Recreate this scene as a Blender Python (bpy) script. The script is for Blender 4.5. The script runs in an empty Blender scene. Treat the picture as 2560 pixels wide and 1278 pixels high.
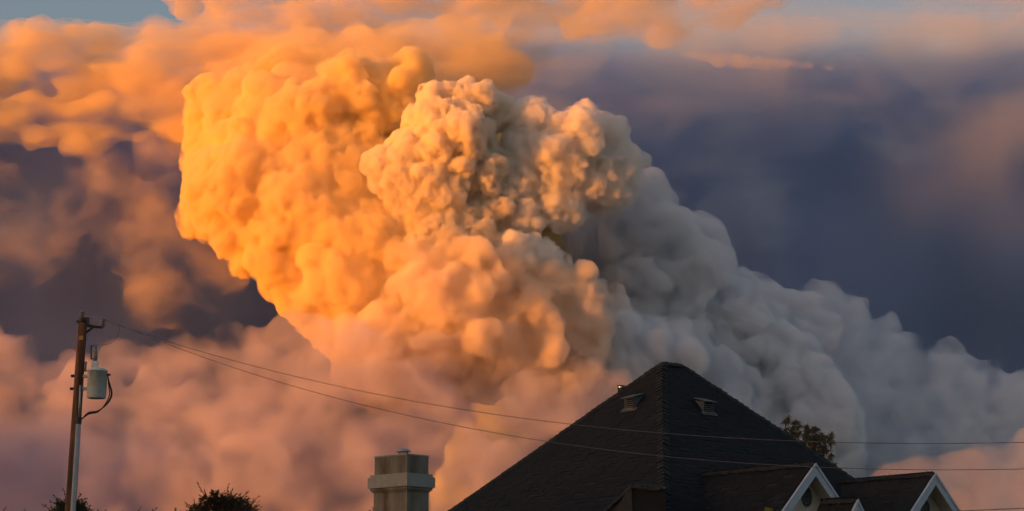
import bpy, bmesh, math, random
import numpy as np
from mathutils import Vector, Matrix, Euler, noise

S = bpy.context.scene
C = S.collection
R = math.radians

# ------------------------------------------------------------------ camera
LENS, PITCH = 70.0, R(11.5)
cam = bpy.data.cameras.new('camera')
cam_o = bpy.data.objects.new('camera', cam); C.objects.link(cam_o)
cam.lens = LENS; cam.sensor_width = 36; cam.clip_start = 0.3; cam.clip_end = 200000
CAM = Vector((0, 0, 1.6))
cam_o.location = CAM; cam_o.rotation_euler = (math.pi/2 + PITCH, 0, 0)
S.camera = cam_o
FPX = LENS/36*2560

def at(px, py, D):
    """world point on the line through photo pixel (px,py), D metres ahead of the camera along +Y"""
    x = (px-1280)/FPX; y = (639-py)/FPX
    d = Vector((x, math.cos(PITCH)-y*math.sin(PITCH), math.sin(PITCH)+y*math.cos(PITCH)))
    return CAM + d*(D/d.y)

# ------------------------------------------------------------------ sky and sun
SUN_AZ, SUN_EL = R(-114), R(3.0)
w = bpy.data.worlds.new('World'); S.world = w; w.use_nodes = True
nt = w.node_tree; bg = nt.nodes['Background']
sk = nt.nodes.new('ShaderNodeTexSky'); sk.sky_type = 'NISHITA'; sk.sun_disc = False
sk.sun_elevation = SUN_EL; sk.sun_rotation = SUN_AZ
sk.air_density = 1.0; sk.dust_density = 2.2; sk.ozone_density = 1.6
tint = nt.nodes.new('ShaderNodeMix'); tint.data_type = 'RGBA'; tint.blend_type = 'MULTIPLY'
tint.inputs['Factor'].default_value = 1
tint.inputs['B'].default_value = (1.16, 0.96, 0.90, 1)      # smoky dusk tint over the whole sky
nt.links.new(sk.outputs[0], tint.inputs['A']); nt.links.new(tint.outputs['Result'], bg.inputs[0])
bg.inputs[1].default_value = 0.15
sd = bpy.data.lights.new('sun', 'SUN'); sun = bpy.data.objects.new('sun', sd); C.objects.link(sun)
sv = Vector((math.sin(SUN_AZ)*math.cos(SUN_EL), math.cos(SUN_AZ)*math.cos(SUN_EL), math.sin(SUN_EL)))
sun.rotation_euler = sv.to_track_quat('Z', 'Y').to_euler()
sd.energy = 3.4; sd.angle = R(5.0); sd.color = (1, 0.28, 0.006)
S.view_settings.view_transform = 'Standard'; S.view_settings.look = 'None'
S.view_settings.exposure = 1.13; S.view_settings.gamma = 1; S.view_settings.use_curve_mapping = False
cy = S.cycles
cy.volume_bounces = 12; cy.max_bounces = 14; cy.diffuse_bounces = 4; cy.glossy_bounces = 4
cy.transparent_max_bounces = 160; cy.use_denoising = True
cy.use_adaptive_sampling = True; cy.adaptive_threshold = 0.07

def tag(o, label=None, cat=None, group=None, kind=None):
    if label: o['label'] = label
    if cat: o['category'] = cat
    if group: o['group'] = group
    if kind: o['kind'] = kind
    return o

# ------------------------------------------------------------------ smoke and cloud
D0 = 8000.0
MPP = D0/FPX                     # metres in one photo pixel at the plume
rng = np.random.default_rng(11)
_b = bmesh.new(); bmesh.ops.create_icosphere(_b, subdivisions=2, radius=1)
ICO_V = np.array([v.co[:] for v in _b.verts]); ICO_F = np.array([[v.index for v in f.verts] for f in _b.faces]); _b.free()

def vol_mat(name, density, color, aniso=0.0, wisp=None):
    m = bpy.data.materials.new(name); m.use_nodes = True; n = m.node_tree
    n.nodes.remove(n.nodes['Principled BSDF'])
    pv = n.nodes.new('ShaderNodeVolumePrincipled')
    pv.inputs['Density'].default_value = density; pv.inputs['Color'].default_value = (*color, 1)
    pv.inputs['Anisotropy'].default_value = aniso
    n.links.new(pv.outputs[0], n.nodes['Material Output'].inputs['Volume'])
    if wisp:        # (x stretch, y, z frequency per metre, low, high): torn, streaky density instead of an even one
        tc = n.nodes.new('ShaderNodeTexCoord'); mp = n.nodes.new('ShaderNodeMapping'); mp.inputs['Scale'].default_value = wisp[:3]
        nz = n.nodes.new('ShaderNodeTexNoise'); nz.inputs['Scale'].default_value = 1; nz.inputs['Detail'].default_value = 3; nz.inputs['Distortion'].default_value = .6 if wisp[2] > wisp[0]*1.5 else 0
        mr = n.nodes.new('ShaderNodeMapRange'); mr.interpolation_type = 'SMOOTHSTEP'
        mr.inputs[1].default_value = wisp[3]; mr.inputs[2].default_value = wisp[4]; mr.inputs[3].default_value = 0; mr.inputs[4].default_value = density
        n.links.new(tc.outputs['Object'], mp.inputs['Vector']); n.links.new(mp.outputs[0], nz.inputs['Vector'])
        n.links.new(nz.outputs['Fac'], mr.inputs[0]); n.links.new(mr.outputs[0], pv.inputs['Density'])
        m.cycles.volume_step_rate = wisp[5] if len(wisp) > 5 else .3
    return m

def cloud(name, puffs, density, color, voxel, levels=(), disp=(), squash=(1, 1, 1), aniso=0.0, seed=1, wisp=None, shrink=0):
    """puffs (px, py, r_px, nearer_px): union of lumps, lumps on lumps, then billowed"""
    g = np.random.default_rng(seed)
    cen = np.array([at(p[0], p[1], D0-p[3]*MPP)[:] for p in puffs]); rad = np.array([max(p[2]-shrink, p[2]*.55)*MPP for p in puffs])
    sq = np.array(squash)
    allc, allr = [cen], [rad]
    cc, cr = cen, rad
    for n, k, lo, hi in levels:
        v = g.normal(size=(len(cc)*n, 3)); v /= np.linalg.norm(v, axis=1)[:, None]
        pr = np.repeat(cr, n); pc = np.repeat(cc, n, axis=0)
        nr = pr*k*g.uniform(.55, 1.25, len(pr))
        nc = pc+v*(pr*g.uniform(lo, hi, len(pr)))[:, None]*sq
        cc, cr = nc, nr
        keep = cr > voxel*1.2
        cc, cr = cc[keep], cr[keep]
        allc.append(cc); allr.append(cr)
    A = np.concatenate(allc); B = np.concatenate(allr)
    V = (A[:, None, :]+ICO_V[None]*(B[:, None, None])*sq).reshape(-1, 3)
    F = (ICO_F[None]+(np.arange(len(A))*len(ICO_V))[:, None, None]).reshape(-1, 3)
    me = bpy.data.meshes.new(name)
    me.vertices.add(len(V)); me.vertices.foreach_set('co', V.ravel().astype(np.float32))
    me.loops.add(len(F)*3); me.loops.foreach_set('vertex_index', F.ravel().astype(np.int32))
    me.polygons.add(len(F)); me.polygons.foreach_set('loop_start', (np.arange(len(F))*3).astype(np.int32))
    me.update(calc_edges=True)
    o = bpy.data.objects.new(name, me); C.objects.link(o)
    m = o.modifiers.new('remesh', 'REMESH'); m.mode = 'VOXEL'; m.voxel_size = voxel
    for i, (kind, scale, strength) in enumerate(disp):
        t = bpy.data.textures.new('billow', 'CLOUDS' if kind == 'HARD' else kind)
        if kind == 'HARD': t.noise_type = 'HARD_NOISE'; t.noise_depth = 4
        t.noise_scale = scale
        if kind == 'CLOUDS': t.noise_depth = 3
        if kind == 'VORONOI': t.distance_metric = 'DISTANCE_SQUARED'
        d = o.modifiers.new('billow', 'DISPLACE'); d.texture = t; d.texture_coords = 'GLOBAL'
        d.mid_level = .5
        d.strength = strength
    if disp:
        m = o.modifiers.new('remesh', 'REMESH'); m.mode = 'VOXEL'; m.voxel_size = voxel
    dg = bpy.context.evaluated_depsgraph_get()
    me2 = bpy.data.meshes.new_from_object(o.evaluated_get(dg))
    o.modifiers.clear(); o.data = me2; bpy.data.meshes.remove(me)
    me2.materials.clear(); me2.materials.append(vol_mat(name, density, color, aniso, wisp))
    print('CLOUD', name, len(A), len(me2.polygons))
    return o

CAULI = ((26, .27, .86, 1.0), (12, .40, .82, 1.0), (5, .45, .85, 1.0))
BOIL = ((26, .30, .78, .98), (8, .45, .8, 1.0))
LUMP = ((10, .5, .65, .95), (8, .42, .75, 1.0))
FLAT = ((9, .5, .6, 1.0), (7, .45, .7, 1.0))
WHITE = (.985, .955, .95)
TOWER = [(560,440,75,0),(545,520,65,10),(640,470,140,0),(600,360,75,0),(640,280,60,0),(655,230,45,0),(705,185,32,0),(580,590,60,20),(640,620,70,20),
 (720,600,120,20),(800,480,160,10),(760,330,120,20),(860,250,100,60),(720,680,60,40),(790,720,70,40),(900,650,140,60),(850,770,55,40),
 (960,770,110,40),(1000,600,140,60),(920,420,110,0),(1000,210,60,60),(980,270,60,70),(900,330,70,70),(790,500,70,110),(830,560,70,100),(700,250,60,10),
 (700,400,260,-340),(900,450,300,-420),(950,700,240,-300),(1150,500,250,-380)]  # this row: unseen puffs added behind to widen the shadow cast rightwards
DOME = [(1120,340,105,160),(1185,262,55,165),(1130,262,42,170),(1065,310,55,175),(1240,290,50,120),(1010,385,50,180),(950,410,38,185),(1000,460,55,175),(1080,460,85,160),
 (1180,430,90,130),(1050,540,70,140),(1120,570,80,130),(1220,520,70,110),(1130,620,60,160),(1070,620,45,165),(1180,610,60,150)]
RDOME = [(1318,312,46,120),(1372,322,46,115),(1340,372,50,125),(1296,362,40,120),(1392,384,46,105),(1350,350,70,70),(1300,450,50,120),(1270,470,34,130),(1400,420,90,90),(1450,340,70,110),(1520,340,50,70),(1500,430,95,40),(1400,520,55,90),(1330,300,50,120),(1290,640,60,150),(1350,640,45,130),(1320,545,40,120)]
ARM = [(1570,480,90,-60),(1600,560,110,-90),(1640,490,45,-90),(1700,560,70,-130),(1760,560,50,-150),(1790,620,50,-170),(1700,680,130,-140),(1600,700,100,-90),
 (1850,720,80,-200),(1800,800,130,-180),(1950,760,80,-240),(2010,740,40,-200),(2060,790,35,-200),(1900,900,170,-200),(1650,860,150,-100),(1750,1000,160,-100),(1800,1200,180,-100),(2000,1050,160,-150),(1750,1180,200,-380),(1500,1180,190,-300),(1300,1180,190,-280),(1900,1150,200,-420),(1450,610,80,-150),(1490,690,80,-150),(1530,850,90,200),(1555,930,100,180),(1625,880,110,150)]  # the deep puffs near the base are unseen, added to block sun from FARARM
FARARM = [(2000,860,100,-380),(1960,1000,140,-380),(2060,690,42,-420),(2040,740,70,-420),(2130,780,85,-430),(2200,800,60,-430),(2240,870,95,-440),(2330,900,70,-440),(2370,850,30,-440),(2360,960,110,-440),(2470,960,90,-440),(2560,980,90,-440),(2150,960,160,-420),(2350,1100,160,-420),(2100,1120,160,-400),(2550,1120,150,-420),(2000,1280,180,-350),(2250,1280,180,-400),(2500,1280,180,-420)]
LOWER = [(1180,720,110,160),(1080,760,110,160),(1290,720,80,140),(1400,740,70,120),(1465,690,24,150),(1340,800,90,130),(1440,820,70,130),(1470,770,40,150),(1200,860,110,140),(1080,880,120,140),(1350,900,90,110),(1460,860,40,140),
 (960,880,110,150),(1040,680,70,170),(1500,770,50,40),(1430,940,80,100),(1400,980,80,120),(1480,920,60,60)]
BANK = [(20,910,60,300),(-60,930,90,300),(110,980,60,300),(210,955,50,300),(310,950,60,300),(400,960,70,300),(500,910,60,300),(570,890,50,300),(640,890,60,290),(720,870,60,280),(800,860,60,270),(880,880,80,260),
 (60,1080,130,280),(250,1080,130,300),(450,1060,130,310),(650,1040,140,300),(850,1020,150,280),(1020,1040,140,260),(1180,1080,120,170),(1330,1060,110,220),(1450,1060,100,180),
 (0,1260,160,300),(220,1270,160,320),(430,1260,160,340),(640,1240,160,330),(850,1250,160,310),(1060,1240,150,300),(1250,1220,140,280),(1420,1220,120,240),(1500,1010,80,150),(1560,1110,100,120),
 (-250,1180,170,420),(-420,1230,190,480),(-600,1250,200,540),(-800,1260,220,600),(-150,1240,160,380)]  # this row lies out of frame, added to shade the bank's lower left

def row(x0, x1, y0, y1, n, r0, r1, d0, d1, seed):
    g = np.random.default_rng(seed)
    return [(g.uniform(x0, x1), g.uniform(y0, y1), g.uniform(r0, r1), g.uniform(d0, d1)) for _ in range(n)]
RDOME = [(x, y, r, d+8) for x, y, r, d in RDOME]
ARM = [(x, y+40*min(1, max(0, (x-1480)/150)), r, d-190-.12*(x-1500)) for x, y, r, d in ARM]
FARARM = [(x, y+42, r, d-380) for x, y, r, d in FARARM]
ANVIL = row(-300, 1300, 95, 190, 60, 60, 110, -620, -420, 1)+row(-300, 800, 210, 340, 34, 40, 80, -620, -420, 2)+row(450, 1900, -60, 70, 30, 50, 90, -620, -420, 22)+[(290,350,45,-420),(210,370,40,-400),(360,340,60,-420),(420,300,80,-430),(520,270,90,-430),(90,330,50,-430),(20,300,50,-430)]
STEM = [(600,190,60,-150),(680,140,60,-150),(780,120,70,-160),(880,110,70,-160),(980,120,70,-150),(1080,110,70,-160),(1160,140,50,-150),(560,260,50,-150),(830,190,70,-140),(930,190,60,-140),(1040,190,60,-130),(1120,180,40,-130),(740,200,60,-140),(1200,110,50,-170)]
VEIL = [(260,530,60,-420),(340,560,70,-420),(380,500,70,-420),(430,620,70,-430),(360,660,60,-410),(420,720,70,-420),(520,700,80,-430),(330,600,60,-410),(150,560,90,-440),(60,540,100,-440),(250,470,90,-440),(400,420,90,-440),(60,640,60,-440)]
STREAK = row(1150, 2800, -90, 80, 56, 60, 120, -300, 100, 5)
WISP = [(1720,135,10,420),(1760,142,14,420),(1800,148,17,420),(1850,152,20,420),(1900,158,20,420),(1950,160,15,420),(2010,166,11,420),(2070,170,9,420),(2120,172,6,420)]
TAWNY_LIT = (.998, .90, .60)          # brown-tinged smoke, with the orange of the sunlit side put into its colour
STEAM_SHADE = (.945, .965, .988)          # paler, condensing smoke; its blue stands in for cool shade on the right
plume = bpy.data.objects.new('smoke_plume', None); C.objects.link(plume); plume.location = at(1100, 1278, D0)
tag(plume, 'towering billowing wildfire smoke plume, orange lit on the left, grey on the right', 'smoke plume')
def puff(*a, **k):
    o = cloud(*a, **k); o.parent = plume; o.location = -plume.location; return o
puff('main_billow', TOWER, .042, TAWNY_LIT, 6.0, BOIL, (('CLOUDS', 300, 150), ('HARD', 140, -120), ('HARD', 50, -36), ('VORONOI', 17, -13)), seed=3, shrink=15, wisp=(.014, .014, .014, .33, .60, .11))
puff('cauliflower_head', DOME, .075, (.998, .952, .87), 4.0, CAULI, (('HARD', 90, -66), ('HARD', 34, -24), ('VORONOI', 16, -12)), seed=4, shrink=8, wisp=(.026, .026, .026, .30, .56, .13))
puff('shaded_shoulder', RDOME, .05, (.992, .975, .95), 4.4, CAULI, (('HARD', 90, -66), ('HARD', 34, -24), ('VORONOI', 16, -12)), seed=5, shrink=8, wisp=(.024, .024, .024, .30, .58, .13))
puff('grey_flank', ARM, .034, STEAM_SHADE, 9, BOIL, (('HARD', 150, -140), ('HARD', 50, -40), ('VORONOI', 22, -16)), seed=6, shrink=13, wisp=(.010, .010, .010, .33, .62, .14))
puff('far_flank', FARARM, .015, STEAM_SHADE, 14, BOIL, (('HARD', 180, -180), ('CLOUDS', 60, 50)), seed=7, shrink=14, wisp=(.007, .007, .007, .33, .66, .22))
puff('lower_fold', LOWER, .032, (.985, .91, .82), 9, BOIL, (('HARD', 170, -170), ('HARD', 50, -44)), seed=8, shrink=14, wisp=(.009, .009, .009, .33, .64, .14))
HAZE = [(680,470,170,60),(820,520,220,80),(900,680,200,100),(1000,560,210,120),(760,300,160,20),(1000,800,190,150),(1200,780,190,150),(900,250,140,20),(1330,820,140,140)]
puff('thin_haze', HAZE, .0013, (.98, .90, .76), 22, (), (('CLOUDS', 260, 160),), seed=17)
puff('upper_stem', STEM, .005, (.99, .88, .64), 10, BOIL, (('CLOUDS', 110, 100), ('CLOUDS', 40, 34)), squash=(1.3, 1, .8), seed=16)
tag(cloud('smoke_bank', BANK, .0055, (.84, .81, .93), 14, BOIL, (('HARD', 240, -240), ('CLOUDS', 70, 50)), seed=9, shrink=14, wisp=(.005, .005, .006, .32, .68, .22)), 'low hazy pink smoke bank along the bottom left', 'smoke', kind='stuff')  # colour darker than the plume, in place of a dimmer sun low down
BANK2 = [(2240,1250,60,520),(2330,1220,60,520),(2420,1200,70,520),(2500,1190,70,520),(2600,1190,90,520),(2280,1320,110,520),(2450,1320,120,520),(2620,1300,120,520),(2150,1310,60,520)]
tag(cloud('smoke_bank', BANK2, .0020, (.70, .71, .85), 14, BOIL, (('HARD', 240, -240), ('CLOUDS', 70, 50)), seed=19, shrink=26), 'pale pink haze low in the bottom right corner behind the gable', 'smoke', kind='stuff')
tag(cloud('smoke_anvil', ANVIL, .009, (.985, .86, .58), 18, FLAT, (('CLOUDS', 260, 200), ('CLOUDS', 90, 70)), squash=(1.6, 1, .6), seed=10, wisp=(.003, .004, .008, .30, .72, .4)), 'flattened orange smoke sheet spreading at the top left', 'smoke', kind='stuff')
tag(cloud('smoke_veil', VEIL, .0032, (.93, .86, .84), 20, LUMP, (('HARD', 200, -200), ('CLOUDS', 60, 50)), seed=12, wisp=(.004, .004, .005, .43, .76, .35)), 'dim brown smoke lumps hanging left of the plume', 'smoke', kind='stuff')
tag(cloud('high_cloud', STREAK, .0015, (.96, .90, .80), 26, FLAT, (('CLOUDS', 260, 160),), squash=(2.8, 1, .4), seed=13, wisp=(.0008, .002, .006, .34, .75, .25)), 'thin peach cloud sheet along the top right', 'cloud', kind='stuff')
CURTAIN = row(1350, 2750, 90, 330, 40, 70, 130, -1300, -900, 31)+row(1600, 2000, 350, 560, 8, 50, 90, -1200, -900, 32)
tag(cloud('smoke_curtain', CURTAIN, .0012, (.74, .84, .93), 26, FLAT, (('HARD', 260, -260), ('CLOUDS', 90, 80)), squash=(1.4, 1, .8), seed=33, wisp=(.002, .002, .005, .36, .75, .35)), 'thin grey smoke curtain hanging at the upper right behind the plume', 'smoke', kind='stuff')
tag(cloud('cloud_wisp', WISP, .006, (.97, .92, .85), 8, LUMP, (('CLOUDS', 60, 40),), squash=(2.2, 1, .8), seed=14), 'small orange cloud streak against the dark smoke at upper right', 'cloud')
def smoke_wall():
    """a broad dark smoke curtain behind everything, thinning out towards its upper rim"""
    nx, ny = 90, 44; fr_, bk_ = [], []
    for j in range(ny+1):
        for i in range(nx+1):
            x = -1700+i/nx*6200; y0 = 45+40*noise.noise(Vector((x*.0021, 3, 0)))+18*noise.noise(Vector((x*.008, 1, 0)))
            y = y0+(j/ny)**1.6*1700
            d = -1500-(x-1280)*.60+150*noise.noise(Vector((x*.0022, y*.0022, 5)))+60*noise.noise(Vector((x*.006, y*.005, 9)))  # slanted away from the sun so the near face stays in shade
            t = min(1, (y-y0)/420); t = 15+1500*t*t*(3-2*t)
            fr_.append(at(x, y, D0-d*MPP)); bk_.append(at(x, y, D0-(d-t)*MPP))
    N = len(fr_); W_ = nx+1; fs = []
    for j in range(ny):
        for i in range(nx):
            a = j*W_+i; fs += [(a, a+W_, a+W_+1, a+1), (N+a, N+a+1, N+a+W_+1, N+a+W_)]
    rim = [i for i in range(nx+1)]+[j*W_+nx for j in range(1, ny+1)]+[ny*W_+i for i in range(nx-1, -1, -1)]+[j*W_ for j in range(ny-1, 0, -1)]
    for k in range(len(rim)):
        a, b = rim[k], rim[(k+1) % len(rim)]; fs.append((a, b, N+b, N+a))
    me = bpy.data.meshes.new('background_smoke'); me.from_pydata([tuple(p) for p in fr_+bk_], [], fs); me.update()
    bm = bmesh.new(); bm.from_mesh(me); bmesh.ops.recalc_face_normals(bm, faces=bm.faces); bm.to_mesh(me); bm.free()
    me.materials.append(vol_mat('background_smoke', .006, (.69, .80, .955)))
    o = bpy.data.objects.new('background_smoke', me); C.objects.link(o); return o
tag(smoke_wall(), 'dark slate blue smoke filling the sky behind the plume', 'smoke', kind='stuff')

# ------------------------------------------------------------------ helpers for solid things
def pmat(name, base, rough=.8, scale=6.0, var=.25, metal=0.0, bump=.0, stretch=(1, 1, 1), dark=None, dark_scale=1.5, obj_var=0.0, spec=.3):
    """principled material: noise mottling, optional stain colour, optional per-object tone"""
    m = bpy.data.materials.new(name); m.use_nodes = True; n = m.node_tree; N = n.nodes; L = n.links
    b = N['Principled BSDF']; b.inputs['Roughness'].default_value = rough; b.inputs['Metallic'].default_value = metal
    b.inputs['Specular IOR Level'].default_value = spec
    tc = N.new('ShaderNodeTexCoord'); mp = N.new('ShaderNodeMapping'); mp.inputs['Scale'].default_value = stretch
    L.new(tc.outputs['Object'], mp.inputs['Vector'])
    nz = N.new('ShaderNodeTexNoise'); nz.inputs['Scale'].default_value = scale; nz.inputs['Detail'].default_value = 6
    L.new(mp.outputs[0], nz.inputs['Vector'])
    cr = N.new('ShaderNodeValToRGB')
    cr.color_ramp.elements[0].position = .3; cr.color_ramp.elements[1].position = .7
    cr.color_ramp.elements[0].color = (*[c*(1-var) for c in base], 1)
    cr.color_ramp.elements[1].color = (*[min(1, c*(1+var)) for c in base], 1)
    L.new(nz.outputs['Fac'], cr.inputs[0]); col = cr.outputs[0]
    if dark:
        n2 = N.new('ShaderNodeTexNoise'); n2.inputs['Scale'].default_value = dark_scale; n2.inputs['Detail'].default_value = 5
        L.new(mp.outputs[0], n2.inputs['Vector'])
        r2 = N.new('ShaderNodeMapRange'); r2.inputs[1].default_value = .42; r2.inputs[2].default_value = .66
        L.new(n2.outputs['Fac'], r2.inputs[0])
        mx = N.new('ShaderNodeMix'); mx.data_type = 'RGBA'; mx.inputs['B'].default_value = (*dark, 1)
        L.new(r2.outputs[0], mx.inputs['Factor']); L.new(col, mx.inputs['A']); col = mx.outputs['Result']
    if obj_var:
        oi = N.new('ShaderNodeObjectInfo'); mr = N.new('ShaderNodeMapRange')
        mr.inputs[3].default_value = 1-obj_var; mr.inputs[4].default_value = 1+obj_var
        L.new(oi.outputs['Random'], mr.inputs[0])
        hs = N.new('ShaderNodeHueSaturation'); L.new(mr.outputs[0], hs.inputs['Value']); L.new(col, hs.inputs['Color']); col = hs.outputs[0]
    L.new(col, b.inputs['Base Color'])
    if bump:
        bp = N.new('ShaderNodeBump'); bp.inputs['Strength'].default_value = bump; bp.inputs['Distance'].default_value = .02
        L.new(nz.outputs['Fac'], bp.inputs['Height']); L.new(bp.outputs[0], b.inputs['Normal'])
    return m

def wloc(o):
    v = Vector((0, 0, 0))
    while o: v += o.location; o = o.parent
    return v

def thing(name, label, cat, loc, group=None):
    o = bpy.data.objects.new(name, None); C.objects.link(o); o.location = loc; o.empty_display_size = .2
    return tag(o, label, cat, group)

class MB:
    """collects shapes in world coordinates, links them as one mesh object"""
    def __init__(s): s.v = []; s.f = []
    def add(s, vs, fs):
        k = len(s.v); s.v += [Vector(p) for p in vs]; s.f += [[i+k for i in f] for f in fs]; return s
    def box(s, o, ax, ay, az):
        """box from corner o along three edge vectors"""
        o, ax, ay, az = map(Vector, (o, ax, ay, az))
        if ax.cross(ay).dot(az) < 0: ax, ay = ay, ax
        p = [o, o+ax, o+ax+ay, o+ay]; p += [q+az for q in p]
        return s.add(p, [(3,2,1,0),(4,5,6,7),(0,1,5,4),(1,2,6,5),(2,3,7,6),(3,0,4,7)])
    def slab(s, poly, thick):
        """polygon extruded by the vector thick"""
        poly = [Vector(p) for p in poly]; t = Vector(thick); n = len(poly)
        nrm = (poly[1]-poly[0]).cross(poly[2]-poly[0])
        if nrm.dot(t) < 0: poly = poly[::-1]
        fs = [tuple(range(n))[::-1], tuple(range(n, 2*n))]
        fs += [(i, (i+1) % n, n+(i+1) % n, n+i) for i in range(n)]
        return s.add(poly+[p+t for p in poly], fs)
    def tube(s, pts, rad, seg=8, caps=True):
        pts = [Vector(p) for p in pts]; n = len(pts)
        if not hasattr(rad, '__len__'): rad = [rad]*n
        vs = []; up = None
        for i, p in enumerate(pts):
            d = (pts[min(i+1, n-1)]-pts[max(i-1, 0)]).normalized()
            if up is None: up = Vector((0, 1, 0)) if abs(d.y) < .9 else Vector((1, 0, 0))
            a = d.cross(up).normalized(); b = d.cross(a); up = -b if False else up
            for k in range(seg):
                t = 2*math.pi*k/seg; vs.append(p+(a*math.cos(t)+b*math.sin(t))*rad[i])
        fs = [(i*seg+k, (i+1)*seg+k, (i+1)*seg+(k+1) % seg, i*seg+(k+1) % seg) for i in range(n-1) for k in range(seg)]
        if caps: fs += [tuple(range(seg)), tuple(range((n-1)*seg, n*seg))[::-1]]
        return s.add(vs, fs)
    def lathe(s, base, axis, prof, seg=20):
        """profile [(r, h)] turned about axis at base"""
        base, axis = Vector(base), Vector(axis).normalized()
        return s.tube([base+axis*h for r, h in prof], [max(r, .0005) for r, h in prof], seg)
    def build(s, name, mat, parent=None, smooth=False):
        off = wloc(parent) if parent else Vector((0, 0, 0))
        if not parent:      # a thing that is one mesh: put the origin at its base
            xs = [p.x for p in s.v]; ys = [p.y for p in s.v]
            off = Vector(((min(xs)+max(xs))/2, (min(ys)+max(ys))/2, min(p.z for p in s.v)))
        me = bpy.data.meshes.new(name); me.from_pydata([tuple(p-off) for p in s.v], [], s.f); me.update()
        bm = bmesh.new(); bm.from_mesh(me); bmesh.ops.recalc_face_normals(bm, faces=bm.faces); bm.to_mesh(me); bm.free()
        me.materials.append(mat)
        if smooth: me.polygons.foreach_set('use_smooth', [True]*len(me.polygons))
        o = bpy.data.objects.new(name, me); C.objects.link(o)
        if parent: o.parent = parent
        else: o.location = off
        return o

def spline(pts, n=8):
    pts = [Vector(p) for p in pts]; out = []
    q = [pts[0]*2-pts[1]]+pts+[pts[-1]*2-pts[-2]]
    for i in range(1, len(q)-2):
        for k in range(n):
            t = k/n; a, b, c, d = q[i-1:i+3]
            out.append(.5*((2*b)+(c-a)*t+(2*a-5*b+4*c-d)*t*t+(3*b-a-3*c+d)*t**3))
    return out+[pts[-1]]

random.seed(7)
M = dict(
 ground=pmat('ground', (.045, .05, .04), .95, .05, .4),
 sun_block_hill=pmat('sun_block_hill', (.07, .07, .04), .95, .01, .4),
 deck=pmat('roof_deck', (.03, .03, .031), .9, 8, .2),
 shingle=pmat('shingle', (.021, .023, .0245), .9, 14, .3, bump=.4, obj_var=.25, spec=.15, dark=(.019, .019, .020), dark_scale=.7),
 cap=pmat('ridge_cap', (.022, .0235, .025), .9, 14, .35, bump=.4, obj_var=.3),
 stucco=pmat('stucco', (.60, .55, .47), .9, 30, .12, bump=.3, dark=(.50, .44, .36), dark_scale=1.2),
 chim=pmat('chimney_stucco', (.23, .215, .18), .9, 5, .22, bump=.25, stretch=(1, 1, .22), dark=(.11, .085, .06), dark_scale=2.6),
 chimband=pmat('chimney_band', (.29, .30, .285), .9, 9, .12, bump=.2, dark=(.30, .28, .24), dark_scale=2.5),
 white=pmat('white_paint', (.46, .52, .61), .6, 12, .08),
 louver=pmat('louver', (.10, .11, .12), .7, 12, .15),
 shade_black=pmat('painted_shade', (.012, .012, .014), .9, 5, .1),  # near-black colour standing in for shade behind louvers and on the dormer
 galv=pmat('galvanised', (.42, .43, .44), .45, 16, .15, metal=.6),
 steel=pmat('bright_steel', (.75, .74, .72), .12, 10, .05, metal=1.0),
 flash=pmat('flashing', (.10, .112, .12), .6, 10, .15),
 wood=pmat('pole_wood', (.17, .075, .04), .85, 9, .45, bump=.5, stretch=(6, 6, .35), dark=(.06, .035, .025), dark_scale=1.6),
 plate=pmat('plate', (.45, .25, .08), .6, 10, .2),
 iron=pmat('dark_iron', (.05, .05, .055), .6, 10, .3, metal=.4),
 porcelain=pmat('porcelain', (.20, .20, .21), .3, 10, .1, spec=.5),
 tank=pmat('tank_paint', (.55, .64, .66), .55, 7, .08, dark=(.47, .54, .55), dark_scale=3),
 pvc=pmat('grey_pvc', (.33, .34, .35), .5, 6, .1, stretch=(4, 4, .4)),
 rubber=pmat('black_cable', (.015, .015, .016), .6, 10, .2),
 wire=pmat('wire', (.11, .10, .10), .5, 10, .1),
 bark=pmat('bark', (.07, .05, .04), .9, 20, .3, bump=.4, stretch=(1, 1, .3)),
 leaf=pmat('dark_leaf', (.045, .040, .022), .7, 3, .45),
 leafg=pmat('green_leaf', (.045, .055, .028), .7, 3, .4),
 needle=pmat('needle', (.050, .060, .045), .7, 2, .5),
 yellow=pmat('yellow_leaf', (.22, .19, .03), .7, 20, .3),
)

# ------------------------------------------------------------------ ground and an added, out-of-view hillside that keeps the low sun off the street
m = MB(); rr = 60000
ring = [(rr*math.cos(t*math.pi/24), rr*math.sin(t*math.pi/24), 0) for t in range(48)]
tag(m.add(ring, [tuple(range(48))]).build('ground', M['ground']), kind='structure')
hd = Vector((sv.x, sv.y, 0)).normalized(); hp = Vector((-hd.y, hd.x, 0))
m = MB(); nx, ny = 40, 12; vs = []
for j in range(ny+1):
    for i in range(nx+1):
        a, b = (i/nx*2-1), (j/ny*2-1)
        h = 46*max(0, 1-b*b)**1.3*max(0, 1-a**6)+5*noise.noise(Vector((a*7, b*3, 2)))*max(0, 1-b*b)
        p = hd*(430+b*170)+hp*(a*900); vs.append((p.x, p.y, h-1.0))
tag(m.add(vs, [(j*(nx+1)+i, j*(nx+1)+i+1, (j+1)*(nx+1)+i+1, (j+1)*(nx+1)+i) for j in range(ny) for i in range(nx)]).build('sun_block_hill', M['sun_block_hill'], smooth=True), kind='structure')

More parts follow.
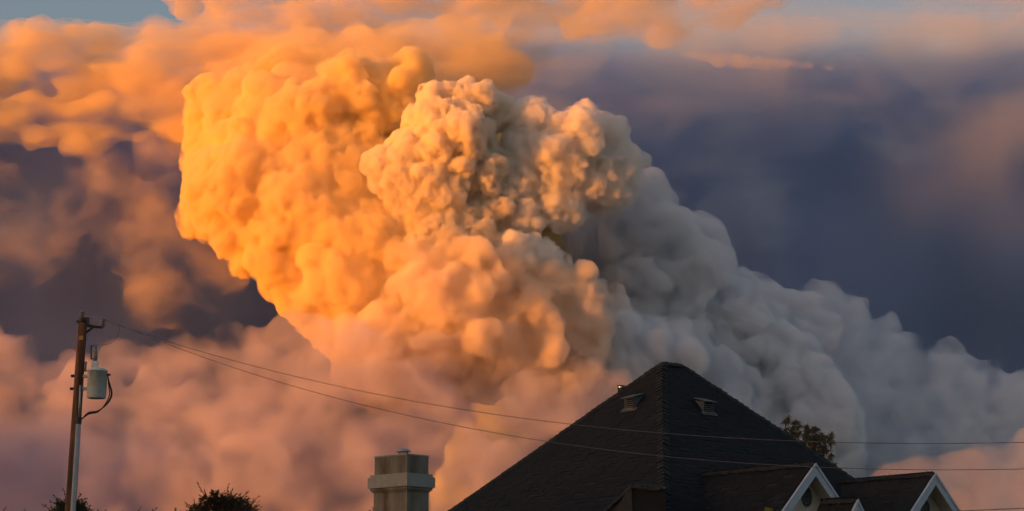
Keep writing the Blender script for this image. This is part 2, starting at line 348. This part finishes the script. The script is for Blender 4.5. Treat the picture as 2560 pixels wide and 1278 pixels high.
# ------------------------------------------------------------------ the house
Z = Vector((0, 0, 1))
A = at(1655, 907, 52.0)
fr = Vector((-A.x, -A.y, 0)).normalized()          # plan direction of the front hip, towards the street
rt = Vector((-fr.y, fr.x, 0))
if rt.x < 0: rt = -rt
uu = (rt+fr).normalized(); vv = (rt-fr).normalized()    # outward of the right face, along the right face (going away)
B = A+vv*.76
HK, DROP = .69, 5.4
pl = DROP/HK
Lc = A-rt*pl-Z*DROP; Fc = A+fr*pl-Z*DROP; Rc = B+rt*pl-Z*DROP; Bc = B-fr*pl-Z*DROP
house = thing('house', 'dark shingled house with a steep hip roof and two white trimmed gables', 'house', (A.x, A.y, 0))
def roof_part(name, polys, t=.12):
    q = MB()
    for p in polys:
        n = (Vector(p[1])-Vector(p[0])).cross(Vector(p[2])-Vector(p[0])).normalized()
        if n.z < 0: n = -n
        q.slab([Vector(x)-n*t for x in p], n*(t-.012))
    return q.build(name, M['deck'], house)
roof = roof_part('roof', [[A, Lc, Fc], [A, Fc, Rc, B], [B, Rc, Bc], [A, B, Bc, Lc]])

def wedge_mesh():
    me = bpy.data.meshes.new('shingle')          # unit shingle: x along the eave, y up the slope, z out
    me.from_pydata([(0,0,0),(1,0,0),(1,1,0),(0,1,0),(0,0,1),(1,0,1),(1,1,.15),(0,1,.15)], [],
                   [(3,2,1,0),(4,5,6,7),(0,1,5,4),(1,2,6,5),(2,3,7,6),(3,0,4,7)])
    me.materials.append(M['shingle']); return me
SHINGLE = wedge_mesh()
def in_frame(p):
    d = Vector(p)-CAM; f = d.y*math.cos(PITCH)+d.z*math.sin(PITCH); u_ = -d.y*math.sin(PITCH)+d.z*math.cos(PITCH)
    return f > 1 and abs(d.x/f*FPX) < 1300 and abs(u_/f*FPX) < 660
def px_of(p):
    d = Vector(p)-CAM; f = d.y*math.cos(PITCH)+d.z*math.sin(PITCH); u_ = -d.y*math.sin(PITCH)+d.z*math.cos(PITCH)
    return 1280+d.x/f*FPX, 639-u_/f*FPX
full, joined = [], {}
def lay_shingles(poly, owner, ex=.13, wd=.30, th=.013):
    """courses of shingles over a planar roof polygon"""
    poly = [Vector(p) for p in poly]
    n = (poly[1]-poly[0]).cross(poly[2]-poly[0]).normalized()
    if n.z < 0: n = -n
    e = Z.cross(n).normalized(); sl = n.cross(e)
    o = poly[0]; q = [((p-o).dot(e), (p-o).dot(sl)) for p in poly]
    s0 = min(y for x, y in q); s1 = max(y for x, y in q)
    i = 0
    while s0+i*ex < s1-.02:
        y = s0+i*ex+ex*.5; xs = []
        for k in range(len(q)):
            (x1, y1), (x2, y2) = q[k], q[(k+1) % len(q)]
            if (y1-y)*(y2-y) < 0: xs.append(x1+(x2-x1)*(y-y1)/(y2-y1))
        if len(xs) >= 2:
            a, b = min(xs), max(xs); x = a-random.uniform(0, wd)
            while x < b:
                w_ = wd*random.choice((.55, .8, 1, 1, 1.15)); l, r_ = max(x, a), min(x+w_-.008, b)
                if r_-l > .03:
                    c = o+e*l+sl*(s0+i*ex+random.uniform(-.005, .005)); t_ = th*random.uniform(.7, 1.5)
                    full.append((c, e, sl, n, r_-l, ex*1.12, t_, owner))
                x += w_
        i += 1
lay_shingles([A, Lc, Fc], roof); lay_shingles([A, Fc, Rc, B], roof)

def hip_caps(p, q, owner, step=.17, w_=.15):
    p, q = Vector(p), Vector(q); d = (q-p); L_ = d.length; d.normalize()
    side = d.cross(Z).normalized(); up = side.cross(d)
    if up.z < 0: up = -up
    for k in range(int(L_/step)):
        c = p+d*(k*step)
        if not in_frame(c): continue
        j = random.uniform(-.012, .012); s_ = .03+random.uniform(0, .022); m = MB()
        f1, f2 = c+d*(step*1.25), c-d*.02
        pr = lambda c_, lift: [c_-side*w_-up*(.085)+up*lift, c_+up*(.012+lift), c_+side*w_-up*.085+up*lift]
        lo, hi = pr(f1+side*j, s_), pr(f2+side*j, .006)
        lo2, hi2 = pr(f1+side*j, s_-.018), pr(f2+side*j, -.012)
        m.add(lo+hi+lo2+hi2, [(0,1,4,3),(1,2,5,4),(6,7,10,9),(7,8,11,10),(0,1,7,6),(1,2,8,7),(3,4,10,9),(4,5,11,10),(0,3,9,6),(2,5,11,8)])
        m.build('ridge_cap', M['cap'], owner)
hip_caps(A, Fc, roof); hip_caps(A, Lc, roof); hip_caps(B, Rc, roof); hip_caps(A, B, roof)

# house walls under the eaves
ins = .5
cor = [Lc+rt*ins*1.4, Fc-fr*ins*1.4, Rc-rt*ins*1.4, Bc+fr*ins*1.4]
q = MB().slab([(c.x, c.y, 0) for c in cor], Z*(Lc.z-.15)); q.build('wall', M['stucco'], house)

def ray_plane(px, py, P0, n):
    d = at(px, py, 10)-CAM; return CAM+d*((P0-CAM).dot(n)/d.dot(n))

# slant-back roof vents
def roof_vent(px, py, P0, n):
    if n.z < 0: n = -n
    c = ray_plane(px, py, P0, n); h = Vector((n.x, n.y, 0)).normalized(); e = Z.cross(h).normalized(); sl = n.cross(e)
    if sl.z < 0: sl = -sl
    v = MB().box(c-e*.27-sl*.0+n*.015, e*.54, sl*.12, n*.012).build('roof_vent', M['flash'], house)       # flange on the shingles
    w_, hgt = .165, .27
    base = c+sl*.10+n*.02
    f = base; top = f+Z*hgt+h*.05
    back = f+sl*.46+n*.02
    m = MB()
    m.slab([top-e*(w_+.05)+h*.06, top+e*(w_+.05)+h*.06, back+e*(w_+.05)+Z*.06, back-e*(w_+.05)+Z*.06], Z*.018)
    m.build('hood', M['flash'], v)
    for s_ in (-1, 1):
        MB().slab([f+e*w_*s_, top+e*w_*s_-h*.05, back+e*w_*s_], e*.012*s_).build('side_panel', M['flash'], v)
    MB().slab([f-e*w_-h*.04, f+e*w_-h*.04, top+e*w_-h*.10, top-e*w_-h*.10], -h*.01).build('backing', M['shade_black'], v)
    for k in range(5):
        z0 = .035+k*.052
        m = MB().slab([f-e*w_+Z*z0+h*.035, f+e*w_+Z*z0+h*.035, f+e*w_+Z*(z0+.035)-h*.02, f-e*w_+Z*(z0+.035)-h*.02], Z*.008)
        m.build('louver', M['flash'], v)
    MB().box(f-e*(w_+.02)-Z*.03+h*.0, e*(2*w_+.04), h*.05, Z*.05).build('sill', M['flash'], v)
nL = (Lc-A).cross(Fc-A).normalized(); nR = (Fc-A).cross(Rc-A).normalized()
roof_vent(1570, 1030, A, nL); roof_vent(1776, 1040, A, nR)

# bright flue pipe beyond the left hip
pb = at(1553, 990, 52.6)
fl = MB().lathe(pb-Z*.6, Z, [(.055, 0), (.055, .60), (.06, .62), (.086, .64), (.09, .84), (.09, .85)], 20).build('flue_pipe', M['steel'], house, True)
MB().lathe(pb+Z*.26, Z, [(.115, 0), (.115, .012), (.03, .03)], 20).build('flue_cap', M['iron'], fl)
for k in range(4):
    t = k*math.pi/2+.5; p = pb+Vector((math.cos(t)*.098, math.sin(t)*.098, .03))
    MB().tube([p, p+Z*.235], .008, 6).build('cap_strut', M['iron'], fl)

# gable wings on the right face
def gable(peak, aL, aR, K, Lr, base_drop, vent_px=None, vent=(.15, .21)):
    P = Vector(peak); bk = P-uu*Lr
    l0 = P-vv*aL-Z*K*aL; r0 = P+vv*aR-Z*K*aR
    l1 = l0-uu*Lr; r1 = r0-uu*Lr
    rf = roof_part('wing_roof', [[P, l0, l1, bk], [P, bk, r1, r0]], .08)
    lay_shingles([P, l0, l1, bk], rf); lay_shingles([P, bk, r1, r0], rf)
    hip_caps(P, bk, rf)
    for (E, sgn, a_) in ((l0, -1, aL), (r0, 1, aR)):
        d = (E-P).normalized(); nn = uu.cross(d).normalized()
        if nn.z > 0: nn = -nn                   # into the gable
        bw = .20
        # mitred at the top against the other board, plumb cut
        top_in = P-Z*(bw/abs(nn.z))
        poly = [P-Z*.012, E-Z*.012, E+nn*bw-Z*.012, top_in-Z*.012]
        MB().slab([x+uu*.004 for x in poly], uu*.045).build('bargeboard', M['white'], house)
        poly2 = [P-Z*.0, E, E+nn*.055, P-Z*(.055/abs(nn.z))]
        MB().slab([x+uu*.052 for x in poly2], uu*.022).build('trim_strip', M['white'], house)
        # sloping soffit behind the board
        MB().slab([P-Z*(.085/abs(nn.z))-uu*.004, E+nn*.085-uu*.004, E+nn*.085-uu*.42, P-Z*(.085/abs(nn.z))-uu*.42], nn*.015).build('soffit', M['stucco'], house)
    rc = .40
    wl = P-uu*rc-Z*(.10*1.5)
    wp = [wl, wl-vv*(aL-.25)-Z*K*(aL-.25), wl-vv*(aL-.25)-Z*base_drop, wl+vv*(aR-.25)-Z*base_drop, wl+vv*(aR-.25)-Z*K*(aR-.25)]
    MB().slab(wp, -uu*.15).build('gable_wall', M['stucco'], house)
    if vent_px:
        c = ray_plane(vent_px[0], vent_px[1], wl, uu); ra, rb = vent
        N_ = 28; ring = lambda k, off: [c+uu*off+vv*(ra*k*math.cos(t*2*math.pi/N_))+Z*(rb*k*math.sin(t*2*math.pi/N_)) for t in range(N_)]
        gv = MB().slab(ring(1, .004), uu*.012).build('gable_vent', M['shade_black'], house)
        o_, i_, o2, i2 = ring(1.06, .004), ring(.90, .004), ring(1.06, .045), ring(.90, .045)
        fs = []
        for t in range(N_):
            u_ = (t+1) % N_
            fs += [(2*N_+t, 2*N_+u_, 3*N_+u_, 3*N_+t), (t, u_, 2*N_+u_, 2*N_+t), (N_+t, 3*N_+t, 3*N_+u_, N_+u_), (t, N_+t, N_+u_, u_)]
        MB().add(o_+i_+o2+i2, fs).build('vent_ring', M['louver'], gv)
        for k in range(6):
            z0 = rb*(-.78+k*.28); hw = ra*.9*math.sqrt(max(0, 1-(z0/rb)**2))
            MB().slab([c+vv*-hw+Z*z0+uu*.042, c+vv*hw+Z*z0+uu*.042, c+vv*hw+Z*(z0+.045)+uu*.018, c-vv*hw+Z*(z0+.045)+uu*.018], Z*.007).build('louver', M['louver'], gv)
G1 = at(2035, 1158, 45.5); G2 = at(2335, 1183, 49.3)
gable(G1, 1.75, .90, .97, 5.2, 5.6, (2015, 1243))
gable(G2, 1.60, 1.0, .97, 3.8, 5.6, (2311, 1272), (.15, .20))
# little porch gable and the dark eave roof between the two
G3 = at(2140, 1248, 44.0)
gable(G3, .42, .42, 1.4, 1.0, 4.6)
# box dormer on the left face
Dd = ray_plane(1640, 1292, A, nL).y-.15
pk, pr = at(1583, 1212, Dd+.25), at(1664, 1222, Dd)
dn = Vector((-(pr-pk).y, (pr-pk).x, 0)).normalized()
if dn.y > 0: dn = -dn
MB().slab([pk-Z*.04, pr-Z*.04, Vector((pr.x, pr.y, 2)), Vector((pk.x, pk.y, 2))], -dn*.12).build('dormer_wall', M['shade_black'], house)  # shade on this side of the dormer is put into its near-black colour
pd = at(1500, 1288, ray_plane(1500, 1288, A, nL).y-.12)
ke = ray_plane(1587, 1206, A, nL); kr = ray_plane(1664, 1214, A, nL)
dr = roof_part('dormer_roof', [[pk, pd, ke], [pk, ke, kr, pr], [pk, pk-Z*.9+rt*.02, pd-Z*.5]], .05)
lay_shingles([pk, pk-Z*.9+rt*.02, pd-Z*.5, pd], dr)
hip_caps(pk, pr, dr, .16, .07); hip_caps(pk, pd, dr, .16, .05)

# place the shingles: the 300 largest in view are pieces of their own, the rest one mesh per roof part
vis = [k for k in full if in_frame(k[0])]
vis.sort(key=lambda k: -(k[4]/((k[0]-CAM).length)**1.0))
own = set(id(k) for k in vis[:300])
rest = {}
for k in full:
    c, e, sl, n, w_, h_, t_, owner = k
    if id(k) in own:
        o = bpy.data.objects.new('shingle', SHINGLE); C.objects.link(o); o.parent = owner
        mt = Matrix((e*w_, sl*h_, n*t_)).transposed().to_4x4(); mt.translation = c-wloc(owner)
        o.matrix_local = mt
    else:
        rest.setdefault(owner.name, (owner, MB()))[1].box(c, e*w_, sl*h_, n*t_)
for owner, mb in rest.values():
    tag(mb.build('shingle_field', M['shingle'], owner), kind='stuff')

# ------------------------------------------------------------------ chimney
Dc = 45.0
cc = at(1018, 1135, Dc)
cf = Vector((-cc.x, -cc.y, 0)).normalized(); cr_ = Vector((-cf.y, cf.x, 0)); cr_ = cr_ if cr_.x > 0 else -cr_
el = (-cr_-cf).normalized(); er = (cr_-cf).normalized()      # from the near corner along the left and the right face
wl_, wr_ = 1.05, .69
def crect(out, z): return [cc+(el+er)*(-out)+Z*z, cc-er*out+el*(wl_+out)+Z*z, cc+el*(wl_+out)+er*(wr_+out)+Z*z, cc-el*out+er*(wr_+out)+Z*z]
ctr = cc+el*wl_/2+er*wr_/2
chim = thing('chimney', 'beige stucco chimney with a raised band and metal cap left of the roof', 'chimney', (ctr.x, ctr.y, 0))
def ring_slab(name, mat, out, z0, z1):
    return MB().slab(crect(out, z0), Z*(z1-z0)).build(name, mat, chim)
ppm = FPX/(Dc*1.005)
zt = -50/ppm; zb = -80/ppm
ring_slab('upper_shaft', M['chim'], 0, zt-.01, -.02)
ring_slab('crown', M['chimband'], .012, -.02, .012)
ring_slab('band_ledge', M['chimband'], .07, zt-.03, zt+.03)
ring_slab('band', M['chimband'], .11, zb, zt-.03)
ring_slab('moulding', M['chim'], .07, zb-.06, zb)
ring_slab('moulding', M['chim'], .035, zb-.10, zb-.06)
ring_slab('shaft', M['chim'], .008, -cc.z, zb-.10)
fc = cc+el*.42+er*.30+Z*.012
cap = MB().lathe(fc, Z, [(.15, 0), (.13, .03), (.12, .05)], 20).build('flue_collar', M['galv'], chim, True)
for k in range(4):
    t = k*math.pi/2+.9; p = fc+Vector((math.cos(t)*.125, math.sin(t)*.125, .04)); MB().tube([p, p+Z*.06+(p-fc)*.0], .008, 5).build('cap_leg', M['iron'], cap)
MB().lathe(fc+Z*.085, Z, [(.165, 0), (.172, .012), (.15, .04), (.10, .065), (.04, .078), (.0, .08)], 24).build('cap_lid', M['galv'], cap, True)

# ------------------------------------------------------------------ utility pole
Dp = 48.0
pt = at(207, 803, Dp); pbm = at(176, 1278, Dp)
ax = (pt-pbm).normalized(); p0 = pbm-ax*(pbm.z/ax.z)
pole = thing('utility_pole', 'leaning brown wooden utility pole with grey riser pipe at the left edge', 'utility pole', p0)
Lp = (pt-p0).length
def onp(py): 
    z = at(200, py, Dp).z; return p0+ax*((z-p0.z)/ax.z)
nseg = 40; MB().tube([p0+ax*(Lp*i/nseg)+Vector((.01*noise.noise(Vector((i*.3, 0, 0))), 0, 0)) for i in range(nseg+1)], [.165-.06*i/nseg for i in range(nseg+1)], 16).build('pole_shaft', M['wood'], pole, True)
X = Vector((1, 0, 0)); Yb = Vector((0, 1, 0))
def ins_prof(h, r): 
    out = [(r*.45, 0)]
    for k in range(4): z = h*(.12+.2*k); out += [(r*.5, z), (r, z+h*.05), (r*.95, z+h*.09), (r*.5, z+h*.12)]
    return out+[(r*.55, h*.95), (r*.35, h)]
topc = onp(803)
MB().lathe(topc-ax*.04, ax, [(.112, 0), (.115, .05), (.09, .075)], 16).build('pole_cap', M['iron'], pole, True)
MB().box(topc+X*-.02-Yb*.06-ax*.13, X*.17, Yb*.12, ax*.22).build('top_bracket', M['iron'], pole)
MB().lathe(topc-X*.035+ax*.04, ax, ins_prof(.22, .075), 16).build('insulator', M['porcelain'], pole, True)
MB().tube([topc-X*.13-ax*.04, topc-X*.13+ax*.02], .03, 8).build('through_bolt', M['iron'], pole)
a0 = onp(815)+X*.08; a1 = at(257, 819, Dp)
MB().tube([a0+Z*.02, (a0+a1)/2, a1], [.045, .035, .03], 8).build('bracket_arm', M['iron'], pole)
MB().tube([onp(832)+X*.09, (a0*.6+a1*.4)-Z*.03], [.03, .03], 6).build('arm_brace', M['iron'], pole)
MB().lathe(a1, Z, ins_prof(.24, .068), 16).build('insulator', M['porcelain'], pole, True)
for py in (940, 972):
    c = onp(py); MB().tube([c-X*.20, c-X*.10], .035, 8).build('bolt_head', M['iron'], pole)
for py, dx, ww in ((852, .02, .10), (880, -.07, .05)):
    c = onp(py)-Yb*.14+X*(dx-.05); MB().box(c, X*ww, -Yb*.004, Z*.10).build('tag_plate', M['plate'], pole)
c0 = onp(1055)+X*.085-Yb*.12; c1 = Vector((p0.x+.10, p0.y-.17, 0))
MB().tube([c1, c0], .062, 14).build('riser_pipe', M['pvc'], pole, True)
c2 = onp(1050)+X*.085-Yb*.11; MB().tube([c2, onp(965)+X*.07-Yb*.115], .026, 10).build('conduit', M['galv'], pole, True)
MB().tube([onp(1062)+X*.085-Yb*.12, onp(1045)+X*.085-Yb*.12], .072, 12).build('pipe_collar', M['iron'], pole)
MB().tube([onp(930)+X*.14-Yb*.05, onp(905)+X*.15-Yb*.05], .032, 10).build('side_arrester', M['porcelain'], pole, True)

# ------------------------------------------------------------------ transformer hung on the pole
tb = at(241, 996, Dp-.15); th_ = (996-926)/FPX*Dp
tr = thing('pole_transformer', 'grey cylindrical transformer can bolted to the utility pole', 'transformer', tb)
rT = .235
MB().lathe(tb, Z, [(rT*.9, 0), (rT*.92, .012), (rT*.93, .02), (rT, .04), (rT, th_-.03), (rT*1.04, th_-.03), (rT*1.05, th_), (rT*.98, th_+.025), (rT*.7, th_+.05)], 32).build('tank', M['tank'], tr, True)
tp = tb+Z*th_
MB().box(tp+X*-.14-Yb*.06+Z*.04, X*.15, Yb*.12, Z*.19).build('bushing_box', M['tank'], tr)
MB().lathe(tp-X*.07+Z*.23, Z, [(.05, 0), (.05, .06), (.065, .07), (.05, .10), (.065, .12), (.05, .15), (.062, .17), (.048, .20), (.058, .22), (.04, .27), (.02, .31)], 14).build('bushing', M['porcelain'], tr, True)
MB().tube([tp-X*.07+Z*.53, tp-X*.06+Z*.60], .014, 6).build('terminal', M['iron'], tr)
MB().tube([tp-X*.17+Z*.28, tp-X*.18+Z*.60], .016, 8).build('fuse_tube', M['iron'], tr)
MB().tube([tp-X*.19+Z*.60, tp-X*.10+Z*.62], .012, 6).build('fuse_arm', M['iron'], tr)
MB().tube([tp-X*.17+Z*.28, tp-X*.10+Z*.30], .012, 6).build('fuse_arm', M['iron'], tr)
for py in (941, 972):
    c = onp(py)+X*.09; e_ = at(219, py, Dp-.1); MB().box(c-Yb*.05-Z*.035, Vector((e_.x-c.x+.02, 0, 0)), Yb*.10, Z*.07).build('hanger_bracket', M['galv'], tr)
MB().box(tb-X*(rT*.86)-Yb*.16+Z*(th_*.5), X*.06, Yb*.03, Z*(th_*.42)).build('side_lug', M['tank'], tr)
MB().tube([tb+X*rT*.95+Z*(th_-.10), tb+X*(rT+.08)+Z*(th_-.10)], .028, 8).build('outlet_bushing', M['iron'], tr)
MB().tube([onp(927)+X*.10, tp-X*.18+Z*-.0], .014, 6).build('stay_rod', M['iron'], tr)

# black cable looping from the transformer to the riser
m = MB()
for dx, dz in ((0, 0), (-.035, .02), (.02, -.03)):
    pts = [at(269, 937, Dp-.15), at(272+dx*40, 955, Dp-.15), at(278+dx*120, 984, Dp-.18), at(268+dx*90, 1008, Dp-.18), at(245, 1029+dz*60, Dp-.18), at(222, 1034+dz*90, Dp-.16), at(204, 1048, Dp-.13)]
    m.tube(spline(pts, 6), .013, 6)
tag(m.build('service_cable', M['rubber'], smooth=True), 'black cable bundle looping from the grey transformer to the pole', 'cable')

# ------------------------------------------------------------------ wires
def sag_wire(name, label, p, q, mid_px, r=.006, cat='wire', group=None):
    """parabola from p to q through the height seen at pixel mid_px"""
    p, q = Vector(p), Vector(q)
    best = None
    for t in [i/200 for i in range(1, 200)]:
        c = p.lerp(q, t); x, y = px_of(c)
        if best is None or abs(x-mid_px[0]) < best[0]: best = (abs(x-mid_px[0]), t, y, c)
    _, t, y, c = best
    drop = (c-at(mid_px[0], mid_px[1], (c-CAM).y)).z
    sg = drop/(4*t*(1-t))
    pts = [p.lerp(q, i/60)-Z*(sg*4*(i/60)*(1-i/60)) for i in range(61)]
    o = MB().tube(pts, r, 6).build(name, M['wire'], smooth=True)
    tag(o, label, cat, group); return o
w1a = at(205, 781, Dp); w2a = a1+Z*.23
# both spans run on to the next pole, out of the picture on the right
sag_wire('power_line', 'thin power line running from the pole top, upper of two across the roof', w1a, at(2900, 1092, 33), (1660, 1084), group='power lines across the picture')
sag_wire('power_line', 'thin power line from the bracket insulator, lower of two across the roof', w2a, at(2900, 1158, 33), (1660, 1141), group='power lines across the picture')
sag_wire('power_line', 'lowest thin wire, just showing in the bottom right corner', at(60, 1420, 50), at(2900, 1258, 36), (2480, 1274), .008, group='power lines across the picture')
tag(MB().tube(spline([at(299, 812, Dp), at(297, 830, Dp), at(287, 850, Dp), at(268, 861, Dp), at(237, 863, Dp)], 6), .005, 5).build('jumper_wire', M['wire'], smooth=True), 'thin jumper wire curling down from the line to the transformer', 'wire')

# ------------------------------------------------------------------ trees
def leaf(mb, p, d, L_, w_, rnd):
    d = d.normalized(); s_ = d.cross(Vector((rnd.uniform(-1, 1), rnd.uniform(-1, 1), rnd.uniform(-1, 1)))).normalized()
    mb.add([p, p+d*L_*.5+s_*w_*.5, p+d*L_, p+d*L_*.5-s_*w_*.5], [(0, 1, 2, 3)])

def leafy(name, label, cat, cx, D, blobs, sprigs, n_leaf, Ls, seed, lm, group=None, tw=.05):
    """blobs (px,py,r_px): dense foliage; sprigs [(px0,py0,px1,py1)]: single twigs standing out of it"""
    rnd = random.Random(seed); k = D/FPX
    g0 = at(cx, 1300, D); t = thing(name, label, cat, (g0.x, g0.y, 0), group)
    tk = MB(); crown = MB()
    cen = [at(x, y, D)+Vector((0, rnd.uniform(-.3, .3), 0)) for x, y, r_ in blobs]
    fork = Vector((g0.x, g0.y, min(c.z for c in cen)-1.6))
    tk.tube([(g0.x, g0.y, 0), fork.lerp(Vector((g0.x, g0.y, 0)), .4)+Vector((.06, .03, 0)), fork], [tw*1.6, tw*1.3, tw], 8)
    for c, b in zip(cen, blobs):
        tk.tube([fork, fork.lerp(c, .5)+Vector((rnd.uniform(-.1, .1), rnd.uniform(-.1, .1), .05)), c], [tw*.8, tw*.4, .006], 6)
    tot = sum(b[2]**2 for b in blobs)
    for c, b in zip(cen, blobs):
        R_ = b[2]*k
        for _ in range(int(n_leaf*b[2]**2/tot)):
            v = Vector((rnd.gauss(0, 1), rnd.gauss(0, 1), rnd.gauss(0, 1))).normalized()*R_*rnd.random()**.45
            leaf(crown, c+v, Vector((rnd.gauss(0, 1), rnd.gauss(0, 1), rnd.gauss(0, 1))), Ls*rnd.uniform(.6, 1.3), Ls*.55, rnd)
        for _ in range(int(5+b[2]*.5)):        # short twigs breaking the outline
            v = Vector((rnd.gauss(0, 1), rnd.gauss(0, .8), abs(rnd.gauss(.6, .6)))).normalized()
            q0 = c+v*R_*.6; L2 = R_*rnd.uniform(.5, .95); q1 = q0+(v+Vector((rnd.uniform(-.3, .3), 0, .25))).normalized()*L2
            tk.tube([q0, q1], [.006, .003], 4)
            for i in range(9):
                p = q0.lerp(q1, i/8.0); leaf(crown, p, (q1-q0).normalized()+Vector((rnd.gauss(0, .8), rnd.gauss(0, .8), rnd.gauss(0, .5))), Ls*rnd.uniform(.6, 1.1), Ls*.5, rnd)
    for x0, y0, x1, y1 in sprigs:
        q0, q1 = at(x0, y0, D), at(x1, y1, D); md = (q0+q1)/2+Vector((rnd.uniform(-.02, .02), 0, rnd.uniform(-.02, .02)))
        tk.tube([q0, md, q1], [.009, .006, .004], 5)
        for i in range(7):
            p = q0.lerp(q1, .35+.65*i/6); leaf(crown, p, (q1-q0).normalized()+Vector((rnd.gauss(0, .9), rnd.gauss(0, .9), rnd.gauss(0, .6))), Ls*rnd.uniform(.7, 1.1), Ls*.55, rnd)
    tk.build('trunk', M['bark'], t, True); crown.build('crown', M[lm], t)
    return t
leafy('leafy_tree', 'dark leafy treetop with stray twigs left of the chimney', 'tree', 565, 40,
      [(520,1262,22),(548,1262,24),(575,1258,20),(600,1265,22),(560,1290,40),(500,1285,24),(620,1288,28),(460,1300,20),(540,1240,10)],
      [(515,1245,493,1208),(568,1240,570,1212),(578,1240,580,1225),(605,1245,618,1230),(620,1262,646,1243),(625,1272,650,1262),(480,1270,462,1256),(445,1290,437,1272),(535,1245,540,1228)], 5200, .055, 3, 'leaf')
leafy('leafy_tree', 'small dark green treetop directly behind the utility pole', 'tree', 178, 56,
      [(165,1268,18),(190,1265,16),(150,1282,18),(205,1278,16),(180,1290,30),(215,1290,16)],
      [(165,1250,158,1222),(150,1255,135,1238),(145,1262,128,1254),(132,1280,108,1262),(195,1250,200,1236),(205,1255,215,1246),(212,1262,224,1266)], 2600, .08, 4, 'leafg')
leafy('garden_shrub', 'twig tips poking up at the bottom edge in the left corner', 'shrub', 30, 50,
      [(0,1300,14),(40,1302,14),(70,1302,12)], [(5,1290,12,1270),(56,1292,63,1275),(30,1296,34,1280)], 500, .06, 5, 'leaf')
leafy('garden_shrub', 'twig tips poking up at the bottom edge between the two treetops', 'shrub', 340, 45,
      [(300,1302,16),(345,1302,16),(385,1302,16),(250,1300,14)], [(340,1295,350,1270),(375,1295,390,1272),(395,1290,382,1276),(262,1290,264,1276),(243,1290,243,1274)], 700, .055, 6, 'leaf')
leafy('garden_shrub', 'dark twig tip at the bottom edge against the chimney', 'shrub', 920, 43,
      [(915,1305,14),(930,1308,12)], [(930,1300,933,1270),(925,1300,927,1277)], 300, .05, 7, 'leaf')
leafy('garden_shrub', 'yellowish leaf tip at the bottom edge in front of the dark roof', 'shrub', 1920, 36,
      [(1920,1300,16),(1905,1305,14),(1935,1304,14)], [(1918,1290,1920,1270),(1915,1290,1913,1272),(1925,1290,1926,1273)], 400, .06, 8, 'yellow')

# long-needled pine behind the roof
rnd = random.Random(21); Dt = 75.0; kp = Dt/FPX
g0 = at(2045, 1300, Dt)
pine = thing('pine_tree', 'grey green long needled pine crown rising behind the right roof slope', 'pine tree', (g0.x, g0.y, 0))
tk = MB(); nd = MB()
def limb(pts, r0, r1):
    q = spline(pts, 5); n_ = len(q); tk.tube(q, [r0+(r1-r0)*i/(n_-1) for i in range(n_)], 6)
P_ = lambda x, y, d=0: at(x, y, Dt)+Vector((0, d, 0))
limb([(g0.x, g0.y, 0), P_(2040, 1200), P_(2036, 1150), P_(2036, 1110), P_(2042, 1090)], .16, .03)
limb([P_(2037, 1180), P_(2060, 1150, .2), P_(2062, 1120, .2)], .06, .02)
limb([P_(2055, 1200), P_(2058, 1185), P_(2080, 1165, -.3), P_(2090, 1160, -.3)], .05, .015)
limb([P_(2036, 1140), P_(2010, 1115, -.2), P_(1985, 1090, -.2)], .05, .02)
limb([P_(2036, 1150), P_(1990, 1120, .2), P_(1955, 1085, .3)], .05, .015)
limb([P_(2036, 1120), P_(2055, 1100, .2), P_(2075, 1085, .2)], .04, .015)
def tuft(c, R_, n_):
    for _ in range(n_):
        v = Vector((rnd.gauss(0, 1), rnd.gauss(0, 1), rnd.gauss(-.12, 1))).normalized(); L_ = R_*rnd.uniform(.6, 1.15)
        tip = c+v*L_-Z*(L_*.28); s_ = v.cross(Vector((0, 1, 0))).normalized()*.011
        md = c+v*L_*.55
        nd.add([c-s_, c+s_, md+s_, tip, md-s_], [(0, 1, 2, 3, 4)])
for x, y, r_, n_ in [(1990,1075,36,20),(1965,1078,26,9),(1940,1072,20,6),(1985,1050,22,7),(2005,1095,36,13),(1975,1105,26,8),(2030,1085,24,10),(2027,1070,16,5),
                     (2058,1085,34,18),(2075,1105,30,12),(2082,1120,22,8),(2050,1120,24,7),(2018,1125,24,6),(1995,1125,22,5),(2065,1140,24,6),(2055,1165,26,8),(2075,1160,22,6),(2092,1160,18,6),(2040,1160,20,4),(2090,1185,12,3),(2020,1150,20,4),(2075,1185,14,3),(2110,1198,10,2)]:
    for i in range(max(2, int(n_*.62))):
        c = P_(x-14+rnd.gauss(0, r_*.42), y+8+rnd.gauss(0, r_*.42), rnd.uniform(-.5, .5))
        tuft(c, kp*rnd.uniform(12, 20), 36)
        if i % 3 == 0: tk.tube([P_(x, y+6), c], [.014, .006], 4)
tk.build('trunk', M['bark'], pine, True); nd.build('crown', M['needle'], pine)
